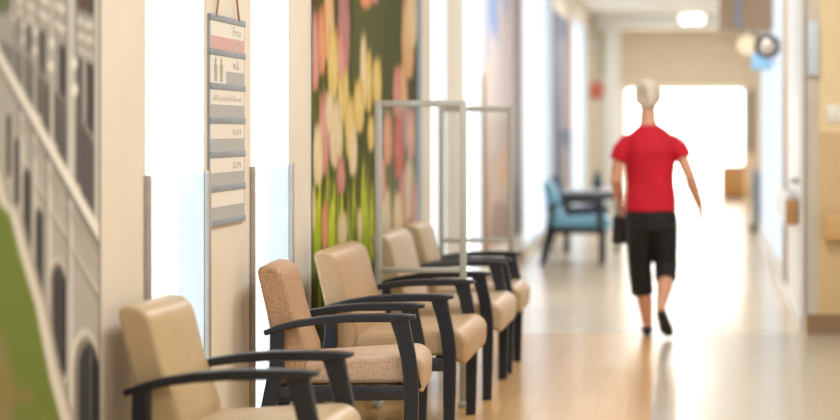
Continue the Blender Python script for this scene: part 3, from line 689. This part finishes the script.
# arms
RS, RE, RW = P(674, 143, 0), P(690.5, 178, -.06), P(700, 206, .02)
tube(bm, [(*RS, .04, .045), P(681, 155, -.03, .042, .045), (*RE, .036, .038), P(695, 192, -.02, .035, .036), (*RW, .023, .027)], n=16)
LS, LE, LW = P(626, 143, 0), P(615.5, 180, -.04), P(620.5, 203, .13)
tube(bm, [(*LS, .04, .045), P(619, 158, -.02, .042, .045), (*LE, .036, .038), P(618, 192, .05, .035, .036), (*LW, .023, .027)], n=16)
def hand(bm, wrist, down, out, curl):
    """down = direction of the fingers, out = direction of the thumb side"""
    w = Vector(wrist); d = Vector(down).normalized(); o_ = Vector(out); o_ = (o_-d*o_.dot(d)).normalized(); pn = d.cross(o_).normalized()
    k = w+d*.085
    tube(bm, [(*w, .024, .02), (*(w+d*.04), .037, .017), (*k, .04, .014)], side=o_, n=14)
    for j, (off, L) in enumerate(((.030, .068), (.010, .078), (-.010, .072), (-.030, .056))):
        p = w+d*.075+o_*off; pts = [(*p, .0095)]; a = 0
        for q in range(3):
            a += curl; dirn = d*math.cos(a)+pn*math.sin(a); p = p+dirn*L*(.45, .32, .23)[q]; pts.append((*p, .0088-.0008*q))
        tube(bm, pts, side=o_, n=8)
    p = w+d*.02+o_*.022; pts = [(*p, .013)]
    for q in range(3): p = p+(d*.7+o_*(.75-.35*q)+pn*.25*curl).normalized()*(.034, .028, .022)[q]; pts.append((*p, .0105-.001*q))
    tube(bm, pts, side=pn, n=8)
hand(bm, RW, (.09, .0, -1), (0, 1, 0), .25)
hand(bm, LW, (.15, .35, -1), (0, .6, .3), .85)
remesh('body', bm, skin, .0042, per, 3)
# hair
bm = bmesh.new()
ball(bm, hc+Vector((0, -.012, .034)), .082, .1, .092); ball(bm, hc+Vector((0, -.045, -.01)), .068, .055, .07); ball(bm, hc+Vector((0, -.045, .06)), .076, .07, .066)
for s in (-1, 1): ball(bm, hc+Vector((s*.045, -.01, .02)), .045, .07, .07)
remesh('hair', bm, mat('white blond hair', (236, 226, 210), .6, noise=.18, nscale=40, bump=.3, stretch=(1, 1, .2)), .006, per, 5, .008)
for s in (-1, 1):
    bm = bmesh.new(); ball(bm, hc+Vector((s*.032, .078, .004)), .012); obj('eye', bm, mat('eye', (60, 50, 44), .2), per)
# T-shirt
bm = bmesh.new()
tube(bm, [P(650.5, 211, 0, .172, .125), P(650.5, 200, 0, .165, .12), P(650.5, 182, .01, .154, .112), P(650, 165, .01, .165, .118), P(649.5, 150, .0, .176, .118), P(649, 139, 0, .165, .10), P(649, 132, 0, .125, .082), P(648.5, 125, .0, .07, .066)], n=28, cap=False)
tube(bm, [P(662, 139, 0, .05, .06), P(673, 143, -.01, .056, .062), P(679, 149, -.02, .058, .064), P(683.5, 158, -.03, .056, .062)], n=18, cap=False)
tube(bm, [P(637, 139, 0, .05, .06), P(626, 143, -.01, .056, .062), P(621, 150, -.02, .058, .064), P(618, 160, -.02, .056, .062)], n=18, cap=False)
remesh('t_shirt', bm, mat('red cotton', (214, 18, 48), .8, noise=.08, nscale=8), .0065, per, 3, .016)
# cropped trousers
bm = bmesh.new()
tube(bm, [P(651, 207, 0, .160, .112), P(651, 218, 0, .172, .125), P(651, 230, 0, .165, .12)], n=26, cap=False)
tube(bm, [P(640.5, 222, 0, .096, .118), P(639.5, 245, .04, .086, .096), P(640, 268, .08, .077, .082), P(641.4, 284, .1, .074, .076), P(642, 294, .11, .075, .078)], n=20, cap=False)
tube(bm, [P(663.5, 222, 0, .096, .118), P(664.5, 245, .04, .086, .096), P(665.5, 264, .06, .075, .08), P(666, 280, .0, .07, .074)], n=20, cap=False)
remesh('trousers', bm, mat('black cotton', (24, 25, 30), .8, noise=.1, nscale=10), .0065, per, 3, .012)
# slip-on shoes
blk = mat('black shoe', (30, 26, 28), .5, noise=.06, nscale=30)
for (a, b, c) in ((Lh, Lb, Lt), (Rh, Rb, Rt)):
    bm = bmesh.new(); footsh(bm, a+Vector((0, -.006, -.012)), b+Vector((0, 0, -.006)), c+Vector((0, .008, -.004)), .036, .026, .044)
    remesh('shoe', bm, blk, .005, per, 2)
# bag in the left hand
lwv = Vector(LW)
t = thing('handbag', 'small black handbag hanging from the left hand of the walking person', 'bag', (lwv.x-.005, lwv.y+.12, lwv.z-.27))
bm = bmesh.new(); prism(bm, rounded([(-.055, 0), (.055, 0), (.045, .19), (-.045, .19)], .02), -.11, .11, .018); obj('body', bm, M['rubber'], t)
bm = bmesh.new(); tube(bm, [(0, -.09, .18, .007), (0, -.055, .235, .007), (0, 0, .262, .007), (0, .055, .235, .007), (0, .09, .18, .007)], n=8); obj('strap', bm, M['rubber'], t)

# ------------------------------------------------------------------ light, camera
w = D.worlds.new('World'); bpy.context.scene.world = w; w.use_nodes = True
w.node_tree.nodes['Background'].inputs[0].default_value = (.97, .985, 1, 1); w.node_tree.nodes['Background'].inputs[1].default_value = .95
def area(x, y, z, sx, sy, e, c=(.97, .985, 1), rot=(0, 0, 0)):
    l = D.lights.new('ceiling_panel_light', 'AREA'); l.shape = 'RECTANGLE'; l.size = sx; l.size_y = sy; l.energy = e; l.color = c
    o = D.objects.new('ceiling_panel_light', l); COL.objects.link(o); o.location = (x, y, z); o.rotation_euler = rot
for y in (2.5, 5.5, 8.5, 11.2): area(.4, y, CE-.03, 1.2, 1.2, 46)
for y in (17, 22, 27, 32): area(-.4, y, CE-.03, .9, 1.2, 48)
area(-.1, 37.5, CE-.03, 1.2, 1.2, 36)
cam = D.cameras.new('Camera'); co = D.objects.new('Camera', cam); COL.objects.link(co)
co.location = (0, 0, EYE); co.rotation_euler = (math.pi/2, 0, 0)
cam.sensor_width = 36; cam.lens = F/840*36; cam.shift_x = -(VX-420)/840; cam.shift_y = -(210-VY)/840
cam.clip_start = .05; cam.clip_end = 200
cam.dof.use_dof = True; cam.dof.focus_distance = 7.75; cam.dof.aperture_fstop = 1.48
sc = bpy.context.scene; sc.camera = co
sc.view_settings.view_transform = 'Standard'; sc.view_settings.look = 'None'; sc.view_settings.exposure = .22; sc.view_settings.gamma = 1
sc.cycles.max_bounces = 8; sc.cycles.transparent_max_bounces = 12
